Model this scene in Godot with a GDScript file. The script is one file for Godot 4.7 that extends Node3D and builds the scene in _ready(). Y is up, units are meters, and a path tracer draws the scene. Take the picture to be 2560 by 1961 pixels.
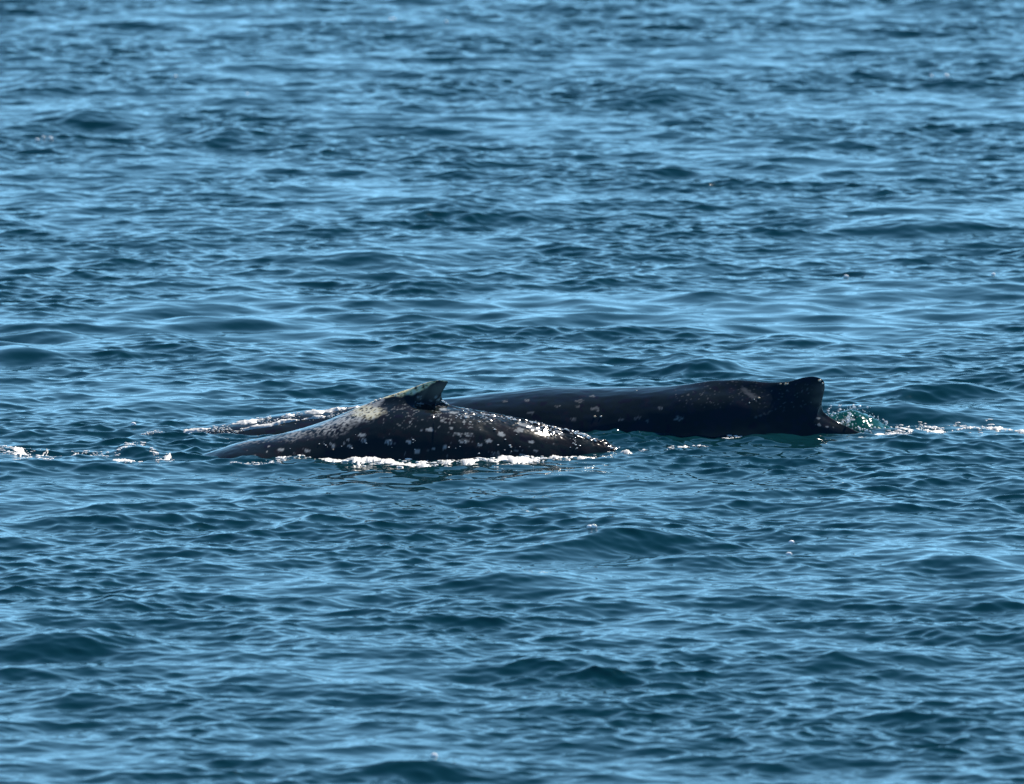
extends Node3D
# Two humpback whales surfacing in a rippled blue sea, seen through a long lens from a boat deck.

const CAM := Vector3(0.0, 15.5, 140.0)
const S := 0.00449          # metres for one photograph pixel, at the whales
const PITCH := 6.100        # degrees the lens looks down
const SLANT := 140.86
var rng := RandomNumberGenerator.new()
var noise := FastNoiseLite.new()

# ------------------------------------------------------------------ helpers
func ray(px: float, py: float) -> Vector3:
	var d := Vector3((px - 1280.0) * S / SLANT, (980.5 - py) * S / SLANT, -1.0)
	return d.rotated(Vector3.RIGHT, -deg_to_rad(PITCH))

func on_sea(px: float, py: float) -> Vector3:
	var d := ray(px, py)
	return CAM + d * (-CAM.y / d.y)

func on_plane(px: float, py: float, z: float) -> Vector3:
	var d := ray(px, py)
	return CAM + d * ((z - CAM.z) / d.z)

func side_view(p: Vector3) -> Vector2:      # a fixed parallel side view of the whales, in drawing units
	var a := 0.1101
	return Vector2(1280.0 + p.x / S, 1100.0 - (p.y * cos(a) - p.z * sin(a)) / S)

func tag(o: Node, label: String, category: String, kind := "", group := "") -> void:
	if label: o.set_meta("label", label)
	if category: o.set_meta("category", category)
	if kind: o.set_meta("kind", kind)
	if group: o.set_meta("group", group)

# ------------------------------------------------------------------ waves
var NT := 256
var tile_long: PackedVector3Array
var tile_short: PackedVector3Array

func fft_line(re: PackedFloat32Array, im: PackedFloat32Array, n: int, cs: PackedFloat32Array, sn: PackedFloat32Array) -> Array:
	var j := 0
	for i in range(1, n):
		var bit := n >> 1
		while j & bit:
			j ^= bit
			bit >>= 1
		j ^= bit
		if i < j:
			var t := re[i]; re[i] = re[j]; re[j] = t
			t = im[i]; im[i] = im[j]; im[j] = t
	var ln := 2
	while ln <= n:
		var half := ln >> 1
		var step := n / ln
		var i := 0
		while i < n:
			for k in half:
				var c := cs[k * step]
				var s := sn[k * step]
				var a := i + k
				var b := a + half
				var ur := re[b] * c - im[b] * s
				var ui := re[b] * s + im[b] * c
				re[b] = re[a] - ur; im[b] = im[a] - ui
				re[a] += ur; im[a] += ui
			i += ln
		ln <<= 1
	return [re, im]

func fft2(re: PackedFloat32Array, im: PackedFloat32Array, n: int) -> Array:
	var cs := PackedFloat32Array(); var sn := PackedFloat32Array()
	for k in n / 2:
		cs.append(cos(TAU * k / n)); sn.append(sin(TAU * k / n))
	for pass_ in 2:
		var tr := PackedFloat32Array(); tr.resize(n * n)
		var ti := PackedFloat32Array(); ti.resize(n * n)
		for y in n:
			var r := fft_line(re.slice(y * n, y * n + n), im.slice(y * n, y * n + n), n, cs, sn)
			var lr: PackedFloat32Array = r[0]
			var li: PackedFloat32Array = r[1]
			for x in n:
				tr[x * n + y] = lr[x]; ti[x * n + y] = li[x]
		re = tr; im = ti
	return [re, im]

# a periodic patch of sea, tile side 1: (sideways shift, height, shift in depth); slopes have unit rms
func make_tile(seed_: int, centre: float, octaves: float, lo: float, hi: float, spread: float) -> PackedVector3Array:
	var n := NT
	rng.seed = seed_
	var hr := PackedFloat32Array(); hr.resize(n * n)
	var hi_ := PackedFloat32Array(); hi_.resize(n * n)
	var slope2 := 0.0
	for iz in range(-n / 2 + 1, n / 2):
		for ix in range(-n / 2 + 1, n / 2):
			var k := sqrt(float(ix * ix + iz * iz))
			if k < lo or k > hi or (iz < 0) or (iz == 0 and ix < 0):
				continue
			var o := log(k / centre) / log(2.0) / octaves
			var ca := absf(iz) / k
			var dirw := spread + (1.0 - spread) * ca * ca
			var amp := exp(-0.5 * o * o) / (k * k) * sqrt(dirw)
			var g1 := rng.randfn() * amp
			var g2 := rng.randfn() * amp
			slope2 += 2.0 * (g1 * g1 + g2 * g2) * TAU * TAU * k * k
			var p := posmod(iz, n) * n + posmod(ix, n)
			var q := posmod(-iz, n) * n + posmod(-ix, n)
			hr[p] = g1; hi_[p] = g2
			hr[q] = g1; hi_[q] = -g2
	var sc := 1.0 / sqrt(slope2)
	# height + i * shift_x in one transform, shift_z in another
	var ar := PackedFloat32Array(); ar.resize(n * n)
	var ai := PackedFloat32Array(); ai.resize(n * n)
	var br := PackedFloat32Array(); br.resize(n * n)
	var bi := PackedFloat32Array(); bi.resize(n * n)
	for z in n:
		var iz := z if z < n / 2 else z - n
		for x in n:
			var p := z * n + x
			if hr[p] == 0.0 and hi_[p] == 0.0:
				continue
			var ix := x if x < n / 2 else x - n
			var k := sqrt(float(ix * ix + iz * iz))
			var r := hr[p] * sc
			var m := hi_[p] * sc
			# shift = i * k/|k| * h  (towards the crests)
			var xr := -m * ix / k
			var xm := r * ix / k
			ar[p] = r - xm; ai[p] = m + xr
			br[p] = -m * iz / k; bi[p] = r * iz / k
	var fa := fft2(ar, ai, n)
	var fb := fft2(br, bi, n)
	var out := PackedVector3Array(); out.resize(n * n)
	var h: PackedFloat32Array = fa[0]
	var dx: PackedFloat32Array = fa[1]
	var dz: PackedFloat32Array = fb[0]
	for p in n * n:
		out[p] = Vector3(dx[p], h[p], dz[p])
	return out

# world map of what changes the waves locally: (added height, ripple strength, long wave strength)
const MX0 := -22.0
const MZ0 := -100.0
const MCELL := 0.1
const MW := 440
const MH := 1350
var wave_map := PackedVector3Array()

func map_at(x: float, z: float) -> Vector3:
	var fx := (x - MX0) / MCELL
	var fz := (z - MZ0) / MCELL
	if fx < 0.0 or fz < 0.0 or fx >= MW - 1.001 or fz >= MH - 1.001:
		return Vector3(0, 1, 1)
	var ix := int(fx)
	var iz := int(fz)
	fx -= ix; fz -= iz
	var p := iz * MW + ix
	return (wave_map[p] * (1.0 - fx) + wave_map[p + 1] * fx) * (1.0 - fz) + (wave_map[p + MW] * (1.0 - fx) + wave_map[p + MW + 1] * fx) * fz

func tile_at(t: PackedVector3Array, u: float, v: float) -> Vector3:
	u = (u - floorf(u)) * 256.0
	v = (v - floorf(v)) * 256.0
	var ix := int(u)
	var iz := int(v)
	u -= ix; v -= iz
	ix &= 255; iz &= 255
	var jx := (ix + 1) & 255
	var r0 := iz << 8
	var r1 := ((iz + 1) & 255) << 8
	return (t[r0 + ix] * (1.0 - u) + t[r0 + jx] * u) * (1.0 - v) + (t[r1 + ix] * (1.0 - u) + t[r1 + jx] * u) * v

# amplitude of each of the four wave layers: tile side, rms slope, turn
const LAYERS := [[29.0, 0.055, 0.10], [15.3, 0.070, -0.32], [6.6, 0.088, 0.22], [3.1, 0.100, -0.15]]
const CHOP := 0.95

func wave(x: float, z: float, d: float) -> Vector3:      # shift and height at a place of the flat sea
	var m := map_at(x, z)
	var out := Vector3(0, m.x, 0)
	for k in 4:
		var w: float = m.z if k < 2 else m.y
		if k >= 2 and d > 260.0: break
		var l: float = LAYERS[k][0]
		var a: float = LAYERS[k][2]
		var c := cos(a)
		var s := sin(a)
		var g := tile_at(tile_long if k < 2 else tile_short, (x * c - z * s) / l + 0.37 * k, (x * s + z * c) / l + 0.21 * k)
		g *= l * float(LAYERS[k][1]) * w
		out += Vector3((g.x * c + g.z * s) * CHOP, g.y, (g.z * c - g.x * s) * CHOP)
	return out

func sea_height(x: float, z: float) -> float:
	# undo the sideways shift so that the height is that of the surface above this point
	var p := wave(x, z, CAM.z - z)
	for i in 2:
		p = wave(x - p.x, z - p.z, CAM.z - z)
	return p.y

# single waves that the photograph shows clearly: [px, py of the crest, half width px, height m, depth half length m, slant]
var MOUNDS := [
	[1480, 1352, 120, 0.10, 0.85, -0.2], [1640, 1338, 110, 0.10, 0.8, 0.15],
	[1752, 914, 95, 0.14, 0.7, 0.1], [1990, 768, 170, 0.07, 0.8, 0.0], [880, 750, 170, 0.06, 0.8, 0.0],
	[1080, 815, 110, 0.07, 0.8, -0.1], [2300, 560, 190, 0.13, 1.1, 0.0], [1620, 236, 120, 0.14, 1.3, 0.0],
	[130, 206, 100, 0.14, 1.3, 0.0], [215, 286, 110, 0.12, 1.2, 0.0], [560, 338, 140, 0.11, 1.1, 0.0],
	[420, 1290, 190, 0.08, 0.7, -0.15], [250, 1268, 90, 0.06, 0.6, 0.2], [2430, 1400, 150, 0.09, 0.7, 0.0],
	[1400, 1660, 190, 0.09, 0.8, 0.1], [1060, 1920, 230, 0.08, 0.7, 0.0], [360, 870, 150, 0.06, 0.7, -0.1],
	[640, 905, 160, 0.09, 0.7, 0.1], [60, 880, 120, 0.07, 0.6, 0.0], [2360, 970, 130, 0.08, 0.6, 0.0],
	[1180, 520, 160, 0.09, 1.0, 0.0], [900, 640, 150, 0.07, 0.9, 0.0], [2275, 1034, 100, 0.11, 0.5, 0.0],
	[2130, 1030, 90, 0.10, 0.45, 0.1], [345, 1124, 60, 0.08, 0.5, 0.15], [1900, 1088, 90, 0.05, 0.5, 0.0],
	[1290, 1455, 160, 0.08, 0.8, 0.0], [2480, 1500, 140, 0.07, 0.7, 0.0], [700, 1700, 200, 0.07, 0.8, 0.0],
	[150, 1600, 170, 0.07, 0.8, 0.0], [2100, 1640, 180, 0.07, 0.8, 0.1], [1900, 1850, 200, 0.07, 0.7, 0.0],
]

func make_wave_map() -> void:
	wave_map.resize(MW * MH)
	noise.seed = 11; noise.frequency = 0.22; noise.fractal_octaves = 2
	# centre of the slick the whales left, from the photograph, and its half width in depth
	var slick := []
	for p in [[-400, 838, 66], [0, 830, 70], [500, 806, 62], [900, 800, 55], [1400, 785, 50], [1900, 775, 62], [2560, 752, 66], [2960, 742, 60]]:
		var a := on_sea(p[0], p[1])
		slick.append([a.x, a.z, absf(on_sea(p[0], p[1] - p[2]).z - on_sea(p[0], p[1] + p[2]).z) * 0.5])
	for iz in MH:
		var z := MZ0 + iz * MCELL
		for ix in MW:
			var x := MX0 + ix * MCELL
			var nv := noise.get_noise_2d(x, z * 0.6)
			var ripple := 1.0 + 0.9 * nv
			var long_ := 1.0
			if z > -40.0 and z < -2.0:
				var k := 0
				while k < slick.size() - 2 and x > slick[k + 1][0]: k += 1
				var t: float = clampf((x - slick[k][0]) / (slick[k + 1][0] - slick[k][0]), 0.0, 1.0)
				var dz: float = absf(z - lerpf(slick[k][1], slick[k + 1][1], t)) / lerpf(slick[k][2], slick[k + 1][2], t)
				var smooth_ := 1.0 - smoothstep(0.62, 1.15, dz + nv * 0.45)
				ripple *= 1.0 - 0.72 * smooth_
				long_ += 0.4 * smooth_
			var near := clampf(1.0 - Vector2(x / 7.0, (z - 0.6) / 3.4).length(), 0.0, 1.0)
			long_ *= 1.0 - 0.3 * smoothstep(0.0, 0.5, near)
			wave_map[iz * MW + ix] = Vector3(0.0, ripple * (1.0 + 0.8 * smoothstep(0.0, 0.5, near)), long_)
	for m in MOUNDS:
		var c := on_sea(m[0], m[1] + 12.0)
		var hw: float = float(m[2]) * S * (CAM.z - c.z) / CAM.z
		var amp: float = m[3]
		var hd: float = m[4]
		for iz in range(maxi(0, int((c.z - hd * 4.0 - MZ0) / MCELL)), mini(MH, int((c.z + hd * 4.0 - MZ0) / MCELL))):
			for ix in range(maxi(0, int((c.x - hw * 2.6 - MX0) / MCELL)), mini(MW, int((c.x + hw * 2.6 - MX0) / MCELL))):
				var dx := (MX0 + ix * MCELL - c.x) / hw
				var dz := (MZ0 + iz * MCELL - c.z - float(m[5]) * dx * hw) / hd
				var front := 0.62 if dz > 0.0 else 1.25        # steeper on the lee side
				var e := dz / front
				var g := exp(-dx * dx * 0.9) * (exp(-e * e) - 0.35 * exp(-(e - 2.0) * (e - 2.0)))
				wave_map[iz * MW + ix] += Vector3(amp * g, 0, 0)

func build_sea(m: Material) -> void:
	var us := PackedFloat32Array()
	var u := 0.0
	var du := 0.00024
	while u < 0.0455:
		us.append(u); u += du
	while u < 3.0:
		us.append(u); du *= 1.22; u += du
	us.append(3.0)
	var cols := PackedFloat32Array()
	for i in range(us.size() - 1, 0, -1): cols.append(-us[i])
	cols.append_array(us)
	var rows := PackedFloat32Array()
	var d := 4.0
	while d < 108.0:
		rows.append(d); d *= 1.0 + maxf(0.00028, 0.1 * (1.0 - d / 107.6))
	while d < 216.0:
		rows.append(d); d *= 1.000275
	var f := 1.0003
	while d < 9000.0:
		rows.append(d); f = minf(1.0 + (f - 1.0) * 1.12, 1.25); d *= f
	rows.append(9000.0)
	var w := cols.size()
	var h := rows.size()
	var v := PackedVector3Array(); v.resize(w * h)
	for r in h:
		var dist := rows[r]
		var z := CAM.z - dist
		var fade := clampf(1.6 - dist / 500.0, 0.0, 1.0)
		for c in w:
			var x := cols[c] * dist
			var p := wave(x, z, dist) * fade
			v[r * w + c] = Vector3(x + p.x, p.y, z + p.z)
	var nrm := PackedVector3Array(); nrm.resize(w * h)
	for r in h:
		var r0 := maxi(r - 1, 0) * w
		var r1 := mini(r + 1, h - 1) * w
		for c in w:
			var c0 := maxi(c - 1, 0)
			var c1 := mini(c + 1, w - 1)
			nrm[r * w + c] = (v[r * w + c1] - v[r * w + c0]).cross(v[r1 + c] - v[r0 + c]).normalized()
	var idx := PackedInt32Array(); idx.resize((w - 1) * (h - 1) * 6)
	var q := 0
	for r in h - 1:
		for c in w - 1:
			var a := r * w + c
			idx[q] = a; idx[q + 1] = a + w; idx[q + 2] = a + 1
			idx[q + 3] = a + 1; idx[q + 4] = a + w; idx[q + 5] = a + w + 1
			q += 6
	var arr := []
	arr.resize(Mesh.ARRAY_MAX)
	arr[Mesh.ARRAY_VERTEX] = v
	arr[Mesh.ARRAY_NORMAL] = nrm
	arr[Mesh.ARRAY_INDEX] = idx
	var me := ArrayMesh.new()
	me.add_surface_from_arrays(Mesh.PRIMITIVE_TRIANGLES, arr)
	me.surface_set_material(0, m)
	var o := MeshInstance3D.new()
	o.name = "sea_water"
	o.mesh = me
	add_child(o)
	tag(o, "rippled blue green sea water reaching all round the whales", "water", "structure")
	print("sea ", w, " x ", h)

# ------------------------------------------------------------------ whales
func spline(pts: Array, step: float) -> PackedVector2Array:      # Catmull-Rom through the points, even steps
	var dense := PackedVector2Array()
	for i in pts.size() - 1:
		var p0: Vector2 = pts[maxi(i - 1, 0)]
		var p1: Vector2 = pts[i]
		var p2: Vector2 = pts[i + 1]
		var p3: Vector2 = pts[mini(i + 2, pts.size() - 1)]
		var n := maxi(2, int(p1.distance_to(p2) / step * 3.0))
		for k in n:
			dense.append(p1.cubic_interpolate(p2, p0, p3, float(k) / n))
	dense.append(pts[-1])
	var out := PackedVector2Array([dense[0]])
	var left := step
	for i in range(1, dense.size()):
		var a := dense[i - 1]
		var b := dense[i]
		var l := a.distance_to(b)
		while l >= left and l > 0.0:
			a = a.lerp(b, left / l)
			out.append(a)
			l = a.distance_to(b)
			left = step
		left -= l
	out.append(dense[-1])
	return out

func lookup(tab: Array, x: float) -> float:
	if x <= tab[0][0]: return tab[0][1]
	for i in tab.size() - 1:
		if x <= tab[i + 1][0]:
			var t: float = (x - tab[i][0]) / (tab[i + 1][0] - tab[i][0])
			t = t * t * (3.0 - 2.0 * t) * 0.5 + t * 0.5
			return lerpf(tab[i][1], tab[i + 1][1], t)
	return tab[-1][1]

func xy(list: Array) -> Array:
	var out := []
	for p in list: out.append(Vector2(p[0], p[1]))
	return out

# outline: the ridge seen from the side, photograph pixels, head first; back: the same without the fin;
# keel: depth of the centre line; girth: half width, both by pixel x; lean: how far the fin leans back
func whale_mesh(outline: Array, back: Array, keel: Array, girth: Array, lean: float, roll: float, thick: Array, paint: Callable, relief: Callable) -> Dictionary:
	var backline := spline(xy(back), 3.0)
	var world_back := []
	for p in backline:
		var q := on_plane(p.x, p.y, lookup(keel, p.x))
		world_back.append([q.x, q.y])
	var sil := spline(xy(outline), 3.0)
	var near_t := []
	for k in 88: near_t.append(pow(k / 87.0, 1.75) * PI * 0.5)
	var far_t := []
	for k in range(34, 0, -1): far_t.append(-pow(k / 34.0, 2.2) * PI * 0.5)
	var under := []
	for k in range(1, 14): under.append(PI * 0.5 + PI * k / 14.0)
	var ts := far_t + near_t + under        # starts at -90 deg, over the top, down the near side, under
	var w := ts.size()
	var v := PackedVector3Array()
	var rows := 0
	var bi := 0
	for p in sil:
		var zc := lookup(keel, p.x)
		var top := on_plane(p.x, p.y, zc)
		var xb := top.x
		var fin := 0.0
		var yb := top.y
		for it in 6:
			yb = line_y(world_back, xb)
			fin = maxf(0.0, top.y - yb)
			xb = lerpf(xb, top.x - lean * fin, 0.7)
		if fin <= 0.0:
			yb = top.y
		var pxb := 1280.0 + xb / S
		var rz := lookup(girth, pxb)
		var ry := maxf(rz * 0.98, 0.78)
		zc = lookup(keel, pxb)
		var tau := lookup(thick, p.x) * (0.75 + 0.25 * clampf(fin / 0.15, 0.0, 1.0))
		for t in ts:
			var zo: float = rz * sin(t)
			var yo: float = yb - ry + ry * cos(t)
			var g := 0.0
			if fin > 0.0 and absf(t) < PI * 0.5:
				var q: float = zo / tau
				g = fin * pow(1.0 + q * q, -1.5)
			v.append(Vector3(xb + lean * g, yo + g, zc + zo + roll * g))
		rows += 1
	# close ring
	var nrm := PackedVector3Array(); nrm.resize(v.size())
	for pass_ in 2:
		for r in rows:
			for c in w:
				var a := v[r * w + (c + 1) % w] - v[r * w + (c + w - 1) % w]
				var b := v[mini(r + 1, rows - 1) * w + c] - v[maxi(r - 1, 0) * w + c]
				nrm[r * w + c] = a.cross(b).normalized()
		if pass_ == 0:
			for i in v.size():
				if v[i].y > -0.4:
					v[i] += nrm[i] * float(relief.call(v[i]))
	var col := PackedColorArray(); col.resize(v.size())
	var bucket := {}
	for i in v.size():
		if v[i].y > -0.3:
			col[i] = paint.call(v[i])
			if nrm[i].z > -0.35:
				var s := side_view(v[i])
				var key := Vector2i(int(s.x / 6.0), int(s.y / 4.0))
				if not bucket.has(key) or v[bucket[key]].z < v[i].z:
					bucket[key] = i
		else:
			col[i] = Color(0.012, 0.013, 0.016)
	var idx := PackedInt32Array()
	for r in rows - 1:
		for c in w:
			var a := r * w + c
			var b := r * w + (c + 1) % w
			idx.append_array([a, a + w, b, b, a + w, b + w])
	# ends
	for e in [0, rows - 1]:
		var mid := Vector3.ZERO
		for c in w: mid += v[e * w + c]
		v.append(mid / w); nrm.append(Vector3(-1 if e == 0 else 1, 0, 0)); col.append(Color(0.012, 0.013, 0.016))
		for c in w:
			var a: int = e * w + c
			var b: int = e * w + (c + 1) % w
			if e == 0: idx.append_array([v.size() - 1, a, b])
			else: idx.append_array([v.size() - 1, b, a])
	var arr := []
	arr.resize(Mesh.ARRAY_MAX)
	arr[Mesh.ARRAY_VERTEX] = v
	arr[Mesh.ARRAY_NORMAL] = nrm
	arr[Mesh.ARRAY_COLOR] = col
	arr[Mesh.ARRAY_INDEX] = idx
	var me := ArrayMesh.new()
	me.add_surface_from_arrays(Mesh.PRIMITIVE_TRIANGLES, arr)
	print("whale rows ", rows, " x ", w)
	return {"mesh": me, "v": v, "n": nrm, "bucket": bucket}

func line_y(tab: Array, x: float) -> float:
	if x <= tab[0][0]: return tab[0][1]
	var lo := 0
	var hi := tab.size() - 1
	if x >= tab[hi][0]: return tab[hi][1]
	while hi - lo > 1:
		var m := (lo + hi) >> 1
		if tab[m][0] <= x: lo = m
		else: hi = m
	return lerpf(tab[lo][1], tab[hi][1], (x - tab[lo][0]) / maxf(1e-5, tab[hi][0] - tab[lo][0]))

func on_skin(wd: Dictionary, px: float, py: float) -> int:
	for r in 5:
		for dy in range(-r, r + 1):
			for dx in range(-r, r + 1):
				var key := Vector2i(int(px / 6.0) + dx, int(py / 4.0) + dy)
				if wd.bucket.has(key): return wd.bucket[key]
	return -1

var scar_noise := FastNoiseLite.new()
var fine_noise := FastNoiseLite.new()
var knob_noise := FastNoiseLite.new()

# marks: [x, y, half width, half height, strength, ring]; drawn in the side view of the animal
func crop(ox: float, oy: float, list: Array) -> Array:
	var out := []
	for m in list:
		out.append([ox + m[0] * 0.3192, oy + m[1] * 0.3192, m[2] * 0.3192, m[3] * 0.3192, m[4], m[5]])
	return out

func marks_at(s: Vector2, list: Dictionary, n: float) -> float:
	var most := 0.0
	var key := int(s.x / 40.0)
	if list.has(key):
		for m in list[key]:
			var e := Vector2((s.x - m[0]) / m[2], (s.y - m[1]) / m[3]).length() * 1.32 + n * 0.85
			if e < 1.4:
				var a: float = 1.0 - smoothstep(0.72, 1.12, e)
				if m[5] > 0.0: a *= 1.0 - 0.8 * (1.0 - smoothstep(0.3, 0.75, e))
				most = maxf(most, a * m[4])
	return most

func binned(list: Array) -> Dictionary:
	var out := {}
	for m in list:
		for k in range(int((m[0] - m[2] * 1.5) / 40.0), int((m[0] + m[2] * 1.5) / 40.0) + 1):
			if not out.has(k): out[k] = []
			out[k].append(m)
	return out

func seg(s: Vector2, a: Vector2, b: Vector2) -> float:
	return s.distance_to(Geometry2D.get_closest_point_to_segment(s, a, b))

var marks_near := {}
var marks_far := {}
const SKIN := Color(0.009, 0.0115, 0.0135)
const SCAR := Color(0.26, 0.275, 0.28)

func paint_near(p: Vector3) -> Color:
	var s := side_view(p)
	var n := scar_noise.get_noise_3d(p.x * 1.0, p.y, p.z)
	var f := fine_noise.get_noise_3d(p.x, p.y, p.z)
	var c := SKIN.lerp(Color(0.013, 0.0145, 0.0155), clampf(0.5 + n, 0.0, 1.0))
	# pale scarred hide before the fin, along the crown of the back
	var ridge := lookup([[480, 1150], [587, 1113], [715, 1083], [811, 1054], [900, 1016], [964, 992], [1028, 971], [1085, 953], [1120, 954]], s.x)
	var below := s.y - ridge
	if s.x > 560.0 and s.x < 972.0:
		var depth := lookup([[560, 3], [680, 16], [760, 34], [850, 52], [935, 54], [972, 6]], s.x)
		var a := 1.0 - smoothstep(0.55, 1.05, below / depth + n * 0.5)
		var dens := lookup([[560, 0.35], [700, 0.55], [800, 0.75], [900, 1.0], [985, 0.7]], s.x)
		a *= smoothstep(-0.28, 0.22, f + n * 0.6 + (dens - 0.85) * 0.7)
		c = c.lerp(Color(0.30, 0.31, 0.31), clampf(a * dens, 0.0, 1.0))
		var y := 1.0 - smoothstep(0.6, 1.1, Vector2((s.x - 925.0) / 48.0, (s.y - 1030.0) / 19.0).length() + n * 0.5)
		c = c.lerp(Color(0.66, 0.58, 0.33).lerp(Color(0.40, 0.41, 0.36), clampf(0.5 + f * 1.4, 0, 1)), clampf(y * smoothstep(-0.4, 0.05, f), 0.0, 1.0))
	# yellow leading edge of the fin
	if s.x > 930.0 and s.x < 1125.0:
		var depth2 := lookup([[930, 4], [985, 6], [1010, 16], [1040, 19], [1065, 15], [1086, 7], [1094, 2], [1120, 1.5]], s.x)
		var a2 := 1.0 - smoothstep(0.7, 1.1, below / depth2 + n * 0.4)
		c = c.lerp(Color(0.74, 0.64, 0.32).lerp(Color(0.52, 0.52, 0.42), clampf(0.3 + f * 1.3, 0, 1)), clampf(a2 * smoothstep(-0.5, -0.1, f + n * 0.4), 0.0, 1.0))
	# flecks on the fin's side and behind it
	if s.x > 960.0 and s.x < 1250.0 and s.y > 985.0 and s.y < 1075.0:
		var sp := smoothstep(0.42, 0.56, f + 0.45 * n) * (1.0 - smoothstep(60.0, 95.0, absf(s.x - (990.0 if s.x < 1060.0 else 1160.0))))
		c = c.lerp(SCAR, sp * (0.4 if s.x < 1060.0 else 0.65))
	var mk := marks_at(s, marks_near, f)
	mk = maxf(mk, 0.9 * (1.0 - smoothstep(2.2, 4.2, seg(s, Vector2(574, 1161), Vector2(645, 1141)) + f * 2.0)))
	mk = maxf(mk, 0.9 * (1.0 - smoothstep(2.0, 4.6, seg(s, Vector2(1299, 1060), Vector2(1347, 1076)) + f * 2.0)))
	mk = maxf(mk, 0.8 * (1.0 - smoothstep(1.6, 4.0, seg(s, Vector2(1388, 1076), Vector2(1404, 1086)) + f * 2.0)))
	mk = maxf(mk, 0.3 * smoothstep(0.70, 0.80, f + 0.4 * n))
	return c.lerp(SCAR, clampf(mk, 0.0, 1.0))

func paint_far(p: Vector3) -> Color:
	var s := side_view(p)
	var n := scar_noise.get_noise_3d(p.x, p.y + 7.0, p.z)
	var f := fine_noise.get_noise_3d(p.x + 31.0, p.y, p.z)
	var c := SKIN.lerp(Color(0.012, 0.0145, 0.017), clampf(0.5 + n, 0.0, 1.0))
	var mk := marks_at(s, marks_far, f) * 0.5
	if s.x > 1690.0 and s.x < 2075.0:      # small pale flecks on hump and fin
		var dens := 1.0 - smoothstep(0.5, 1.0, absf((s.y - 985.0) / 45.0) + n * 0.5)
		mk = maxf(mk, 0.22 * smoothstep(0.42, 0.58, f) * dens)
	mk = maxf(mk, 0.2 * (1.0 - smoothstep(2.0, 8.0, seg(s, Vector2(1861, 972), Vector2(1888, 993)) + f * 7.0)))
	mk = maxf(mk, 0.16 * (1.0 - smoothstep(0.6, 3.0, seg(s, Vector2(1885, 1046), Vector2(1942, 1024)) + f * 4.0)))
	return c.lerp(SCAR, clampf(mk, 0.0, 1.0))

func relief_near(p: Vector3) -> float:
	var s := side_view(p)
	var k := knob_noise.get_noise_3d(p.x, p.y, p.z)
	var f := fine_noise.get_noise_3d(p.x, p.y, p.z)
	var ridge := smoothstep(1118.0, 1160.0, s.x) * (1.0 - smoothstep(10.0, 30.0, s.y - lookup([[1107, 1003], [1171, 1024], [1283, 1043], [1379, 1065], [1459, 1084], [1573, 1124]], s.x)))
	return 0.010 * scar_noise.get_noise_3d(p.x * 0.35, p.y * 0.5, p.z * 0.5) + 0.0007 * f + 0.0012 * k + ridge * 0.008 * maxf(0.0, k + 0.1) + ridge * 0.003 * f

func relief_far(p: Vector3) -> float:
	var k := knob_noise.get_noise_3d(p.x, p.y, p.z)
	return 0.014 * scar_noise.get_noise_3d(p.x * 0.3, p.y * 0.5, p.z * 0.5) + 0.0006 * k + 0.0003 * fine_noise.get_noise_3d(p.x, p.y, p.z)

# ------------------------------------------------------------------ foam
var white: StandardMaterial3D
var blob: ArrayMesh
var bead: ArrayMesh

func lump_mesh(seed_: int, rough: float, m: Material, subdiv: int) -> ArrayMesh:
	var sp := SphereMesh.new()
	sp.radial_segments = subdiv * 2; sp.rings = subdiv; sp.radius = 1.0; sp.height = 2.0
	var arr := sp.get_mesh_arrays()
	var nz := FastNoiseLite.new(); nz.seed = seed_; nz.frequency = 0.9
	var v: PackedVector3Array = arr[Mesh.ARRAY_VERTEX]
	for i in v.size():
		v[i] *= 1.0 + rough * nz.get_noise_3dv(v[i] * 1.3)
	arr[Mesh.ARRAY_VERTEX] = v
	var me := ArrayMesh.new()
	me.add_surface_from_arrays(Mesh.PRIMITIVE_TRIANGLES, arr)
	me.surface_set_material(0, m)
	return me

func foam(called: String, label: String, category: String, mesh: Mesh, spots: Array, sheets: Array = []) -> void:
	var root := Node3D.new()
	root.name = called
	add_child(root, true)
	tag(root, label, category, "stuff")
	for sh in sheets:
		if sh == null: continue
		var f := MeshInstance3D.new()
		f.name = "froth"
		f.mesh = sh
		root.add_child(f, true)
	if spots.size() > 0:
		var mm := MultiMesh.new()
		mm.transform_format = MultiMesh.TRANSFORM_3D
		mm.mesh = mesh
		mm.instance_count = spots.size()
		for i in spots.size(): mm.set_instance_transform(i, spots[i])
		var o := MultiMeshInstance3D.new()
		o.name = "bubbles"
		o.multimesh = mm
		root.add_child(o, true)

func sheet_mesh(pts: PackedVector3Array, keep: PackedByteArray, w: int, h: int) -> ArrayMesh:
	var st := SurfaceTool.new()
	st.begin(Mesh.PRIMITIVE_TRIANGLES)
	var any := false
	for p in pts: st.add_vertex(p)
	for r in h - 1:
		for c in w - 1:
			var a := r * w + c
			if keep[a] or keep[a + 1] or keep[a + w] or keep[a + w + 1]:
				any = true
				for e in [a, a + 1, a + w, a + 1, a + w + 1, a + w]: st.add_index(e)
	if not any: return null
	st.generate_normals()
	var me := st.commit()
	me.surface_set_material(0, white)
	return me

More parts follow.
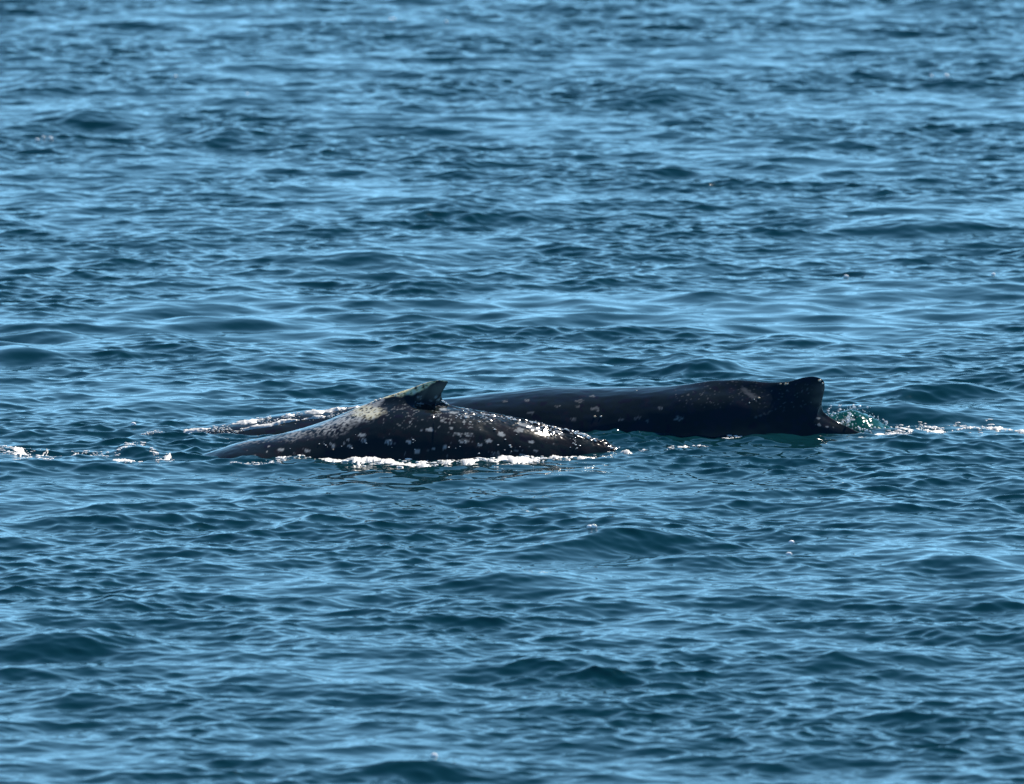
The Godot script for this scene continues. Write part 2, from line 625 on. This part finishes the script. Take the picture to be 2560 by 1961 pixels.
# lacy froth lying on the sea along a line of photograph pixels [[px, py, half spread px], ...]
func sea_froth(line: Array, cover: float, thickness: float, seed_: int) -> ArrayMesh:
	var lace := FastNoiseLite.new(); lace.seed = seed_; lace.frequency = 4.2; lace.fractal_octaves = 5; lace.fractal_gain = 0.6
	var pl := []
	var z0 := 1e9
	var z1 := -1e9
	for p in line:
		var a := on_sea(p[0], p[1])
		var sp: float = on_sea(p[0], p[1] + p[2]).z - a.z
		pl.append([a.x, a.z, sp])
		z0 = minf(z0, a.z - sp * 1.6); z1 = maxf(z1, a.z + sp * 1.6)
	var x0: float = pl[0][0]
	var x1: float = pl[-1][0]
	var w := int((x1 - x0) / 0.012) + 2
	var h := int((z1 - z0) / 0.045) + 2
	var pts := PackedVector3Array(); pts.resize(w * h)
	var keep := PackedByteArray(); keep.resize(w * h)
	for c in w:
		var x := x0 + c * 0.012
		var k := 0
		while k < pl.size() - 2 and x > pl[k + 1][0]: k += 1
		var t: float = clampf((x - pl[k][0]) / (pl[k + 1][0] - pl[k][0]), 0.0, 1.0)
		var zl: float = lerpf(pl[k][1], pl[k + 1][1], t)
		var sp: float = lerpf(pl[k][2], pl[k + 1][2], t)
		var ends := minf(smoothstep(x0, x0 + 0.12, x), 1.0 - smoothstep(x1 - 0.12, x1, x))
		for r in h:
			var z := z0 + r * 0.045
			var m := cover - absf(z - zl) / sp * 0.75 - 0.55 + lace.get_noise_2d(x * 0.8, z * 0.3) * 1.6 + (ends - 1.0)
			if m < -0.25:
				pts[r * w + c] = Vector3(x, -0.2, z)
				continue
			var y := sea_height(x, z)
			if m > 0.0:
				keep[r * w + c] = 1
				y += 0.003 + thickness * smoothstep(0.0, 0.6, m) * (0.55 + 0.9 * absf(lace.get_noise_3d(x * 5.0, z * 2.0, 9.0)))
			else:
				y -= 0.012
			pts[r * w + c] = Vector3(x, y, z)
	return sheet_mesh(pts, keep, w, h)

# the same running over a whale's skin; lines in the side view [[px, py, half spread px], ...]
func skin_froth(wd: Dictionary, w: int, lines: Array, cover: float, thickness: float, seed_: int) -> ArrayMesh:
	var lace := FastNoiseLite.new(); lace.seed = seed_; lace.frequency = 3.0; lace.fractal_octaves = 4
	var lo: float = lines[0][0][0]
	var hi: float = lines[0][-1][0]
	for l in lines:
		lo = minf(lo, l[0][0]); hi = maxf(hi, l[-1][0])
	var pts := PackedVector3Array()
	var keep := PackedByteArray()
	var rows: int = (wd.v.size() - 2) / w
	var used := 0
	for r in rows:
		var s0 := side_view(wd.v[r * w + 34])
		if s0.x < lo or s0.x > hi: continue
		used += 1
		for c in range(10, 120):
			var i := r * w + c
			var p: Vector3 = wd.v[i]
			var s := side_view(p)
			var m := -1.0
			for l in lines:
				if s.x < l[0][0] or s.x > l[-1][0]: continue
				var k := 0
				while k < l.size() - 2 and s.x > l[k + 1][0]: k += 1
				var t: float = (s.x - l[k][0]) / (l[k + 1][0] - l[k][0])
				m = maxf(m, cover - absf(s.y - lerpf(l[k][1], l[k + 1][1], t)) / lerpf(l[k][2], l[k + 1][2], t) * 0.75)
			m += lace.get_noise_2d(p.x * 0.8, s.y * 0.014) * 1.1 - 0.55
			var up: Vector3 = wd.n[i]
			if m > 0.0:
				keep.append(1)
				pts.append(p + up * (0.003 + thickness * smoothstep(0.0, 0.5, m) * (0.5 + 1.0 * absf(lace.get_noise_3d(p.x * 5.0, p.y * 6.0, p.z * 4.0)))))
			else:
				keep.append(0)
				pts.append(p - up * 0.010)
	return sheet_mesh(pts, keep, 110, used)

func lump(at: Vector3, r: float, stretch: float, flat: float) -> Transform3D:
	var b := Basis(Vector3.UP, rng.randf_range(-0.5, 0.5)) * Basis(Vector3.RIGHT, rng.randf() * TAU).scaled(Vector3.ONE)
	b = Basis.from_scale(Vector3(r * stretch, r * flat, r)) * Basis(Vector3(rng.randfn(), rng.randfn(), rng.randfn()).normalized(), rng.randf() * TAU)
	return Transform3D(b, at)

# froth floating along a line of photograph pixels: [[px, py, half spread px], ...]
func froth(line: Array, count: int, r0: float, r1: float, patch: float, seed_: int, lift := 0.0) -> Array:
	rng.seed = seed_
	var nz := FastNoiseLite.new(); nz.seed = seed_; nz.frequency = 1.9; nz.fractal_octaves = 3
	var out := []
	var tries := 0
	while out.size() < count and tries < count * 12:
		tries += 1
		var t := rng.randf() * (line.size() - 1)
		var i := int(t)
		t -= i
		var px := lerpf(line[i][0], line[i + 1][0], t)
		var sp := lerpf(line[i][2], line[i + 1][2], t)
		var py := lerpf(line[i][1], line[i + 1][1], t) + rng.randfn() * sp * 0.5
		var p := on_sea(px, py)
		if nz.get_noise_2d(p.x, p.z * 0.7) < patch: continue
		var r := lerpf(r0, r1, pow(rng.randf(), 2.2))
		p.y = sea_height(p.x, p.z) + r * 0.1 + lift * rng.randf()
		out.append(lump(p, r, rng.randf_range(1.2, 3.0), rng.randf_range(0.35, 0.8)))
	return out

func wash(wd: Dictionary, line: Array, count: int, r0: float, r1: float, patch: float, seed_: int, streak := 1.0) -> Array:      # froth running over skin
	rng.seed = seed_
	var nz := FastNoiseLite.new(); nz.seed = seed_; nz.frequency = 3.0
	var out := []
	var tries := 0
	while out.size() < count and tries < count * 12:
		tries += 1
		var t := rng.randf() * (line.size() - 1)
		var i := int(t)
		t -= i
		var px := lerpf(line[i][0], line[i + 1][0], t)
		var py := lerpf(line[i][1], line[i + 1][1], t) + rng.randfn() * lerpf(line[i][2], line[i + 1][2], t) * 0.5
		var k := on_skin(wd, px, py)
		if k < 0: continue
		var p: Vector3 = wd.v[k] + Vector3(rng.randfn(), rng.randfn(), 0) * 0.008
		if nz.get_noise_2d(p.x, p.y * 2.0) < patch: continue
		var r := lerpf(r0, r1, pow(rng.randf(), 2.0))
		out.append(lump(p + wd.n[k] * r * 0.25, r, rng.randf_range(1.0, 2.2) * streak, rng.randf_range(0.5, 0.8)))
	return out

# ------------------------------------------------------------------ scene
func _ready() -> void:
	var cam := Camera3D.new()
	cam.name = "camera"
	add_child(cam)
	var fov := rad_to_deg(2.0 * atan(980.5 * S / SLANT))
	var lens := CameraAttributesPhysical.new()
	lens.frustum_focal_length = 560.0
	lens.frustum_focus_distance = 139.8
	lens.frustum_near = 1.0
	lens.frustum_far = 12000.0
	lens.exposure_aperture = 3.2
	cam.attributes = lens
	cam.fov = fov
	cam.near = 1.0
	cam.far = 12000.0
	cam.position = CAM
	cam.rotation_degrees = Vector3(-PITCH, 0, 0)
	cam.current = true

	var env := Environment.new()
	env.background_mode = Environment.BG_SKY
	env.tonemap_mode = Environment.TONE_MAPPER_LINEAR
	env.tonemap_exposure = 1.88
	env.sdfgi_enabled = true
	env.ssao_enabled = true
	env.ssil_enabled = true
	var air := ProceduralSkyMaterial.new()
	air.sky_top_color = Color(0.045, 0.225, 0.43)
	air.sky_horizon_color = Color(0.565, 0.82, 0.985)
	air.sky_curve = 0.22
	air.ground_bottom_color = Color(0.02, 0.10, 0.16)
	air.ground_horizon_color = Color(0.30, 0.52, 0.68)
	air.sun_angle_max = 1.0
	air.energy_multiplier = 1.0
	var sky := Sky.new()
	sky.sky_material = air
	env.sky = sky
	var we := WorldEnvironment.new()
	we.name = "world_environment"
	we.environment = env
	add_child(we)

	var sun := DirectionalLight3D.new()
	sun.name = "sun"
	sun.light_energy = 1.6
	sun.light_color = Color(1.0, 0.965, 0.91)
	sun.light_angular_distance = 0.5
	sun.shadow_enabled = true
	add_child(sun)
	# the sun stands behind the whales, a little to the right, about half way up the sky
	sun.look_at_from_position(Vector3(0.36, 0.74, -0.64), Vector3.ZERO)

	var t0 := Time.get_ticks_msec()
	tile_long = make_tile(3, 16.0, 0.85, 3.0, 60.0, 0.22)
	tile_short = make_tile(9, 15.0, 0.9, 4.0, 80.0, 0.22)
	print("tiles ", Time.get_ticks_msec() - t0)
	make_wave_map()
	print("map ", Time.get_ticks_msec() - t0)

	var water := StandardMaterial3D.new()
	water.resource_name = "water"
	water.albedo_color = Color(0.002, 0.021, 0.028).linear_to_srgb()
	water.roughness = 0.035
	water.metallic_specular = 0.36
	build_sea(water)
	print("sea ", Time.get_ticks_msec() - t0)

	# ---- whales
	scar_noise.seed = 5; scar_noise.frequency = 4.0; scar_noise.fractal_octaves = 3
	fine_noise.seed = 8; fine_noise.frequency = 22.0; fine_noise.fractal_octaves = 2
	knob_noise.seed = 21; knob_noise.frequency = 11.0; knob_noise.fractal_octaves = 2
	marks_near = binned(crop(900, 920, [[25, 530, 35, 18, 0.9, 0], [40, 570, 28, 20, 0.9, 1], [205, 553, 20, 7, 0.6, 0], [243, 587, 42, 24, 1, 1], [395, 580, 32, 22, 1, 0], [458, 652, 26, 22, 0.8, 0], [540, 650, 20, 8, 0.6, 0], [588, 630, 16, 9, 0.7, 0], [675, 617, 24, 20, 0.8, 0], [490, 487, 18, 9, 0.8, 0], [560, 487, 38, 18, 0.9, 0], [718, 474, 26, 11, 0.9, 0], [765, 522, 45, 18, 0.8, 1], [860, 525, 48, 18, 0.9, 1], [815, 572, 45, 20, 0.9, 1], [1005, 575, 32, 20, 0.9, 0], [1105, 525, 36, 22, 1, 0], [940, 603, 22, 16, 0.8, 0], [1340, 582, 36, 14, 0.9, 0], [1370, 650, 24, 11, 0.6, 0], [1250, 490, 40, 22, 0.8, 0], [1065, 675, 38, 26, 0.45, 1], [1270, 685, 30, 18, 0.8, 0], [660, 330, 35, 14, 0.9, 0], [740, 355, 40, 14, 0.7, 0], [840, 385, 22, 14, 0.8, 0], [650, 415, 20, 16, 0.8, 0], [820, 425, 12, 22, 0.8, 0], [400, 428, 10, 9, 0.8, 0], [1230, 650, 40, 10, 0.4, 0]])
		+ crop(300, 920, [[1815, 612, 22, 10, 0.8, 0], [1768, 590, 12, 10, 0.7, 0], [1692, 612, 24, 16, 0.8, 0], [1668, 597, 11, 9, 0.9, 0], [1803, 565, 18, 9, 0.6, 0], [1490, 650, 28, 16, 0.8, 0], [1283, 640, 34, 16, 0.9, 0], [1190, 617, 9, 8, 0.8, 0], [1175, 657, 7, 6, 0.8, 0]]))
	marks_far = binned(crop(900, 920, [[1140, 260, 27, 12, 0.9, 1], [1308, 252, 24, 13, 0.9, 1], [1550, 297, 26, 12, 0.9, 1], [1335, 352, 34, 13, 0.7, 0], [1728, 258, 40, 18, 0.6, 1], [1828, 220, 30, 11, 0.6, 1], [1710, 297, 22, 11, 0.6, 1], [1848, 320, 38, 21, 0.9, 1], [1672, 405, 32, 18, 0.9, 1], [2048, 405, 26, 14, 0.9, 1]])
		+ crop(1500, 900, [[480, 380, 26, 19, 0.9, 1], [625, 460, 42, 21, 0.9, 1], [300, 458, 32, 17, 0.5, 1], [168, 467, 26, 13, 0.9, 1], [383, 480, 20, 11, 0.5, 0], [1720, 458, 22, 11, 1.2, 0], [1725, 508, 30, 14, 1.2, 0], [1790, 525, 15, 9, 1.3, 0], [1840, 527, 8, 7, 0.9, 0]]))
	var skin := StandardMaterial3D.new()
	skin.resource_name = "wet_skin"
	skin.vertex_color_use_as_albedo = true
	skin.roughness = 0.1
	skin.metallic_specular = 0.38

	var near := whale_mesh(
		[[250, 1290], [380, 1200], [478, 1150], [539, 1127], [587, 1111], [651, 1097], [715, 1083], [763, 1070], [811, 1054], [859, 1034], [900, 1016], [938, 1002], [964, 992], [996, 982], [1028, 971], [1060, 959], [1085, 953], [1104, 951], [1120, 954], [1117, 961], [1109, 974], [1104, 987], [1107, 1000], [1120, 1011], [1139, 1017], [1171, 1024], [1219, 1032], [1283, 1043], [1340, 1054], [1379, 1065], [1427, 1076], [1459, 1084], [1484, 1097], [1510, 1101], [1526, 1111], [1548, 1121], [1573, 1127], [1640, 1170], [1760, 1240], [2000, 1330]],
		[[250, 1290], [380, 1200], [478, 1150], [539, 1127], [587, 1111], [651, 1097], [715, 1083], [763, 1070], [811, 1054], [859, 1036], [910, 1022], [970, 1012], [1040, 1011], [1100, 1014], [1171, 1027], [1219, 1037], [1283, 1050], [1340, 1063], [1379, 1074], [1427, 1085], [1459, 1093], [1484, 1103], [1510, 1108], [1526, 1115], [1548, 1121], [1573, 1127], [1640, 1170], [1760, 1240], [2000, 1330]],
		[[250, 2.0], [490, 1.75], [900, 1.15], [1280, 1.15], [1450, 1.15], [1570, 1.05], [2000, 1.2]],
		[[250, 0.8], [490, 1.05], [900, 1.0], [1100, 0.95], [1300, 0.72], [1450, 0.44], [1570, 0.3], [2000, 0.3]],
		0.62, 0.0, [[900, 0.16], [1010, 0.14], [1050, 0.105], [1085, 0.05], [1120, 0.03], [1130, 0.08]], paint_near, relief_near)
	var far := whale_mesh(
		[[-150, 1330], [150, 1190], [300, 1110], [348, 1088], [372, 1079], [402, 1077], [437, 1086], [507, 1069], [571, 1059], [651, 1045], [731, 1033], [811, 1024], [900, 1014], [1000, 1006], [1117, 998], [1219, 986], [1283, 977], [1347, 971], [1411, 969], [1500, 969], [1564, 969], [1653, 967], [1707, 962], [1749, 956], [1787, 951], [1835, 949], [1883, 953], [1915, 956], [1953, 957], [1975, 955], [1992, 950], [2010, 945], [2030, 943], [2047, 946], [2058, 954], [2061, 965], [2061, 977], [2057, 992], [2055, 1005], [2057, 1020], [2064, 1033], [2090, 1050], [2126, 1069], [2157, 1085], [2185, 1098], [2230, 1130], [2400, 1210], [2700, 1300]],
		[[-150, 1330], [150, 1190], [300, 1110], [348, 1088], [372, 1079], [402, 1077], [437, 1086], [507, 1069], [571, 1059], [651, 1045], [731, 1033], [811, 1024], [900, 1014], [1000, 1006], [1117, 998], [1219, 986], [1283, 977], [1347, 971], [1411, 969], [1500, 969], [1564, 969], [1653, 968], [1707, 966], [1787, 968], [1883, 980], [1953, 996], [2010, 1019], [2055, 1042], [2090, 1060], [2126, 1079], [2157, 1094], [2185, 1104], [2230, 1130], [2400, 1210], [2700, 1300]],
		[[-150, -0.6], [400, -0.75], [900, -1.45], [1500, -1.5], [1750, -1.15], [1900, -1.0], [2090, -0.72], [2160, -0.6], [2700, -0.5]],
		[[-150, 0.8], [400, 0.95], [900, 1.2], [1500, 1.1], [1700, 0.82], [1850, 0.62], [2000, 0.48], [2090, 0.32], [2160, 0.26], [2700, 0.3]],
		0.35, 0.03, [[1700, 0.22], [1950, 0.13], [2040, 0.10], [2062, 0.07]], paint_far, relief_far)
	var names := ["humpback_whale", "humpback_whale_001"]
	var labels := ["whale back with pale scar blotches and hooked yellow-edged dorsal fin, nearer the boat", "smooth black whale back with blunt upright dorsal fin, swimming behind the scarred whale"]
	var data := [near, far]
	for i in 2:
		var root := Node3D.new()
		root.name = names[i]
		add_child(root)
		tag(root, labels[i], "whale", "", "whales surfacing side by side")
		var b := MeshInstance3D.new()
		b.name = "body"
		data[i].mesh.surface_set_material(0, skin)
		b.mesh = data[i].mesh
		root.add_child(b)
	print("whales ", Time.get_ticks_msec() - t0)

	# ---- barnacles on the skin
	var shell := lathe([[0.0, 0.0], [1.0, 0.0], [0.92, 0.35], [0.7, 0.75], [0.5, 0.9], [0.38, 0.85], [0.3, 0.55], [0.0, 0.5]], 14)
	var tan_shell := plain("tan_shell", Color(0.50, 0.36, 0.24), 0.45)
	var pale_shell := plain("pale_shell", Color(0.62, 0.58, 0.50), 0.45)
	var stuck := [[0, 952, 998, 0.020, 1], [0, 941, 1001, 0.024, 1], [0, 933, 1004, 0.014, 1], [0, 838, 1123, 0.012, 0], [0, 992, 985, 0.012, 1],
		[1, 1491, 1041, 0.020, 0], [1, 1500, 1042, 0.016, 1], [1, 1955, 958, 0.016, 0], [1, 1963, 957, 0.018, 0], [1, 1972, 956, 0.014, 1], [1, 2047, 948, 0.014, 0], [1, 2053, 951, 0.016, 1], [1, 2058, 957, 0.013, 1], [1, 1900, 993, 0.018, 0], [1, 1888, 998, 0.010, 1], [1, 1876, 1004, 0.010, 1], [1, 1594, 973, 0.010, 1]]
	for b in stuck:
		var wd: Dictionary = data[b[0]]
		var k := on_skin(wd, b[1], b[2])
		if k < 0: continue
		var o := MeshInstance3D.new()
		o.name = "barnacle"
		o.mesh = shell
		o.material_override = tan_shell if b[4] == 0 else pale_shell
		var up: Vector3 = wd.n[k]
		var side := up.cross(Vector3(0.3, 0.2, 1.0)).normalized()
		o.transform = Transform3D(Basis(side, up, side.cross(up)).scaled(Vector3.ONE * float(b[3]) * 0.75), wd.v[k] - up * 0.002)
		get_node(names[b[0]]).add_child(o, true)

	# ---- foam and spray
	white = plain("foam", Color(0.48, 0.49, 0.49), 0.5)
	white.backlight_enabled = true
	white.backlight = Color(0.3, 0.3, 0.3)
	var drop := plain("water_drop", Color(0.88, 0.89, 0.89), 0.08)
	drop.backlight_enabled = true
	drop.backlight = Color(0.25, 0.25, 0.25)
	var bubbly := plain("bubbly_foam", Color(0.80, 0.80, 0.79), 0.4)
	bubbly.backlight_enabled = true
	bubbly.backlight = Color(0.3, 0.3, 0.3)
	blob = lump_mesh(4, 0.55, bubbly, 6)
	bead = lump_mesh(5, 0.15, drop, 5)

	var l1 := [[690, 1153, 4], [760, 1147, 6], [811, 1149, 9], [900, 1152, 9], [1000, 1154, 9], [1139, 1155, 8], [1230, 1156, 9], [1310, 1153, 10], [1400, 1148, 10], [1490, 1140, 6]]
	foam("waterline_foam", "thick white foam line along the scarred whale's waterline", "foam", blob,
		froth(l1, 500, 0.004, 0.016, -0.2, 31) + froth([[575, 1161, 1], [640, 1159, 2], [700, 1157, 3]], 50, 0.004, 0.012, -0.2, 32), [sea_froth(l1, 0.8, 0.026, 131)])
	var l2 := [[1435, 1074, 3], [1500, 1075, 5], [1560, 1078, 5], [1600, 1080, 5], [1655, 1084, 4], [1740, 1088, 2]]
	var l3 := [[1795, 1090, 2], [1860, 1093, 4], [1905, 1091, 3]]
	foam("waterline_foam_001", "broken thin foam along the smooth black whale's waterline", "foam", blob,
		froth(l2, 220, 0.004, 0.014, -0.1, 33) + froth(l3, 60, 0.004, 0.014, -0.3, 34), [sea_froth(l2, 0.62, 0.035, 133), sea_froth(l3, 0.7, 0.035, 134)])
	var l4 := [[1540, 1137, 3], [1570, 1134, 6], [1600, 1132, 4]]
	var l5 := [[1598, 1130, 3], [1660, 1121, 4], [1735, 1117, 4], [1775, 1120, 2]]
	foam("foam_streak", "white foam streak trailing behind the scarred whale's tail stock", "foam", blob,
		froth(l5, 70, 0.004, 0.012, -0.3, 36), [sea_froth(l4, 0.95, 0.03, 135), sea_froth(l5, 0.75, 0.035, 136)])
	var l6 := [[680, 1080, 3], [715, 1073, 6], [756, 1070, 4]]
	foam("foam_patch", "small white foam patch on water between the two whales", "foam", blob, froth(l6, 40, 0.004, 0.012, -0.7, 37), [sea_froth(l6, 0.95, 0.03, 137)])
	var l7 := [[-80, 1124, 10], [0, 1128, 13], [80, 1136, 16], [160, 1135, 11], [270, 1139, 7]]
	var l8 := [[40, 1150, 6], [140, 1158, 6]]
	var l9 := [[388, 1154, 6], [425, 1148, 6], [458, 1143, 4]]
	foam("foam_patch_001", "scattered foam flecks on water ahead of the scarred whale", "foam", blob,
		froth(l7, 260, 0.003, 0.012, 0.0, 38) + froth(l8, 40, 0.003, 0.012, 0.0, 39) + froth(l9, 60, 0.003, 0.012, -0.2, 41),
		[sea_froth(l7, 0.5, 0.03, 138), sea_froth(l8, 0.42, 0.025, 139), sea_froth(l9, 0.62, 0.03, 141)])
	var l10 := [[286, 1140, 4], [312, 1132, 6], [335, 1124, 6], [362, 1120, 4]]
	var l11 := [[255, 1149, 5], [300, 1155, 7], [352, 1157, 5]]
	foam("wavelet_foam", "white foam on a small peaked wavelet ahead of the scarred whale", "foam", blob,
		froth(l10, 60, 0.004, 0.014, -0.5, 42) + froth(l11, 60, 0.004, 0.014, -0.3, 43) + froth([[375, 1137, 5], [392, 1143, 4]], 30, 0.004, 0.014, -0.4, 40), [sea_froth(l10, 0.85, 0.04, 142), sea_froth(l11, 0.68, 0.035, 143)])
	var l12 := [[2150, 1093, 3], [2230, 1083, 7], [2300, 1077, 8], [2380, 1070, 9], [2420, 1065, 11], [2480, 1065, 10], [2560, 1083, 8], [2660, 1086, 8]]
	var l13 := [[2195, 1068, 5], [2255, 1056, 4]]
	foam("wake_foam", "broken foam trail behind the smooth black whale's tail stock", "foam", blob,
		froth(l12, 450, 0.003, 0.013, -0.05, 44) + froth(l13, 60, 0.003, 0.012, -0.3, 46) + froth([[2295, 1058, 5], [2340, 1062, 5]], 40, 0.004, 0.014, -0.4, 45),
		[sea_froth(l12, 0.56, 0.03, 144), sea_froth(l13, 0.6, 0.03, 146)])
	var w1 := [[430, 1087, 2], [507, 1074, 4], [571, 1063, 6], [651, 1049, 6], [731, 1037, 6], [811, 1028, 5], [900, 1016, 4]]
	var w2 := [[530, 1090, 2], [590, 1079, 4], [651, 1066, 5], [731, 1052, 4], [811, 1042, 3], [880, 1032, 2]]
	foam("running_foam", "white water pouring off the smooth black whale's forward back", "foam", blob,
		wash(far, w1, 260, 0.002, 0.008, 0.0, 47, 1.4) + wash(far, w2, 160, 0.002, 0.008, -0.3, 48, 1.6)
		+ wash(far, [[480, 1083, 4], [560, 1074, 7], [640, 1058, 6], [720, 1044, 4]], 160, 0.002, 0.008, 0.0, 49)
		+ wash(far, [[350, 1087, 2], [380, 1081, 3], [420, 1082, 3], [437, 1087, 2]], 110, 0.003, 0.010, -0.1, 50), [skin_froth(far, 135, [w1], 0.85, 0.03, 147), skin_froth(far, 135, [w2], 0.95, 0.03, 148)])
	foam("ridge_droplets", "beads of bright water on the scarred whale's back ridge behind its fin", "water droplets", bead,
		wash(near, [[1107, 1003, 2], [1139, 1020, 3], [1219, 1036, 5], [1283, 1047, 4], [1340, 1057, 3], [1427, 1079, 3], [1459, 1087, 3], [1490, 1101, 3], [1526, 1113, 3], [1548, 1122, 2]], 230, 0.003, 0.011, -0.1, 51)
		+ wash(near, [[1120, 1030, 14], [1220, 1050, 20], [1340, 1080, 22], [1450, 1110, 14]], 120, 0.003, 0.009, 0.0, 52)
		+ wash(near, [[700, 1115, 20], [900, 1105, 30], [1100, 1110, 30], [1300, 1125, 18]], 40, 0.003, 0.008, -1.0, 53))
	rng.seed = 77
	var spray := []
	for arc in [[[2062, 1034], [2085, 1026], [2110, 1026], [2135, 1020], [2160, 1030], [2190, 1048], [2215, 1064]], [[2105, 1062], [2122, 1048], [2128, 1040]], [[2070, 1040], [2140, 1070], [2200, 1080]]]:
		for i in 130:
			var t: float = rng.randf() * (arc.size() - 1)
			var q := int(t)
			var px := lerpf(arc[q][0], arc[q + 1][0], t - q) + rng.randfn() * 6.0
			var py := lerpf(arc[q][1], arc[q + 1][1], t - q) + rng.randfn() * 6.0
			spray.append(lump(on_plane(px, py, -1.0 + rng.randfn() * 0.12), lerpf(0.002, 0.014, pow(rng.randf(), 3.2)), rng.randf_range(0.9, 1.4), 0.9))
	foam("splash_droplets", "spray of bright droplets thrown up beside the blunt dorsal fin", "water droplets", bead, spray)
	# pale beads added to stand in for sun glints on the open water
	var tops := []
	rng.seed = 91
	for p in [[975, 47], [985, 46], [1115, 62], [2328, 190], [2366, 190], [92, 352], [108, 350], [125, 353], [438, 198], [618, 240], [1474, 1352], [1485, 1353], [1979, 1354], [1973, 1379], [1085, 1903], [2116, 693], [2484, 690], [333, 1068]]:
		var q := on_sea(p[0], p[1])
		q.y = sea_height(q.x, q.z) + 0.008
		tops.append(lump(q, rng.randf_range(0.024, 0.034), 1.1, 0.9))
	foam("sun_glint_beads", "small pale beads standing in for sun glints over open water far from the whales", "bubbles", bead, tops)

	# the thin green wave thrown up beside the tail stock, light coming through it
	var green := plain("thin_green_water", Color(0.004, 0.05, 0.045), 0.04)
	green.metallic_specular = 0.36
	green.backlight_enabled = true
	green.backlight = Color(0.02, 0.22, 0.18)
	var crest := spline(xy([[2040, 1062], [2062, 1040], [2090, 1034], [2135, 1026], [2165, 1036], [2195, 1052], [2225, 1070], [2260, 1084]]), 2.0)
	var gst := SurfaceTool.new()
	gst.begin(Mesh.PRIMITIVE_TRIANGLES)
	var gw := 30
	for i in crest.size():
		var c := crest[i]
		var mid := on_plane(c.x, c.y, -1.35)
		for k in gw:
			var t := k / (gw - 1.0) * 2.0 - 1.0            # -1 far foot, 0 crest, 1 near foot
			var zz := -1.35 + t * (0.42 if t > 0.0 else 0.7)
			var yy := lerpf(mid.y, -0.08, pow(absf(t), 1.4))
			var q := Vector3(mid.x, yy, zz)
			q.y += 0.018 * knob_noise.get_noise_3d(q.x * 0.5, q.y, q.z * 0.6) * (1.0 - absf(t) * 0.5)
			gst.set_smooth_group(0)
			gst.add_vertex(q)
	for i in crest.size() - 1:
		for k in gw - 1:
			var a := i * gw + k
			for e in [a, a + 1, a + gw, a + 1, a + gw + 1, a + gw]: gst.add_index(e)
	gst.generate_normals()
	var splash := MeshInstance3D.new()
	splash.name = "splash_wave"
	splash.mesh = gst.commit()
	splash.material_override = green
	add_child(splash)
	tag(splash, "thin dark green wave thrown up just behind the blunt dorsal fin", "wave")
	print("all ", Time.get_ticks_msec() - t0)

func plain(called: String, c: Color, rough: float) -> StandardMaterial3D:
	var m := StandardMaterial3D.new()
	m.resource_name = called
	m.albedo_color = c.linear_to_srgb()
	m.roughness = rough
	return m

func lathe(profile: Array, n: int) -> ArrayMesh:
	var st := SurfaceTool.new()
	st.begin(Mesh.PRIMITIVE_TRIANGLES)
	for i in profile.size() - 1:
		for k in n:
			var q := []
			for e in [[0, 0], [0, 1], [1, 1], [1, 0]]:
				var pr: Array = profile[i + e[0]]
				var a: float = TAU * (k + e[1]) / n
				var rr: float = pr[0] * (1.0 + 0.12 * ((k + e[1]) % 2))
				q.append(Vector3(rr * cos(a), pr[1], rr * sin(a)))
			for t in [0, 1, 2, 0, 2, 3]: st.add_vertex(q[t])
	st.generate_normals()
	return st.commit()
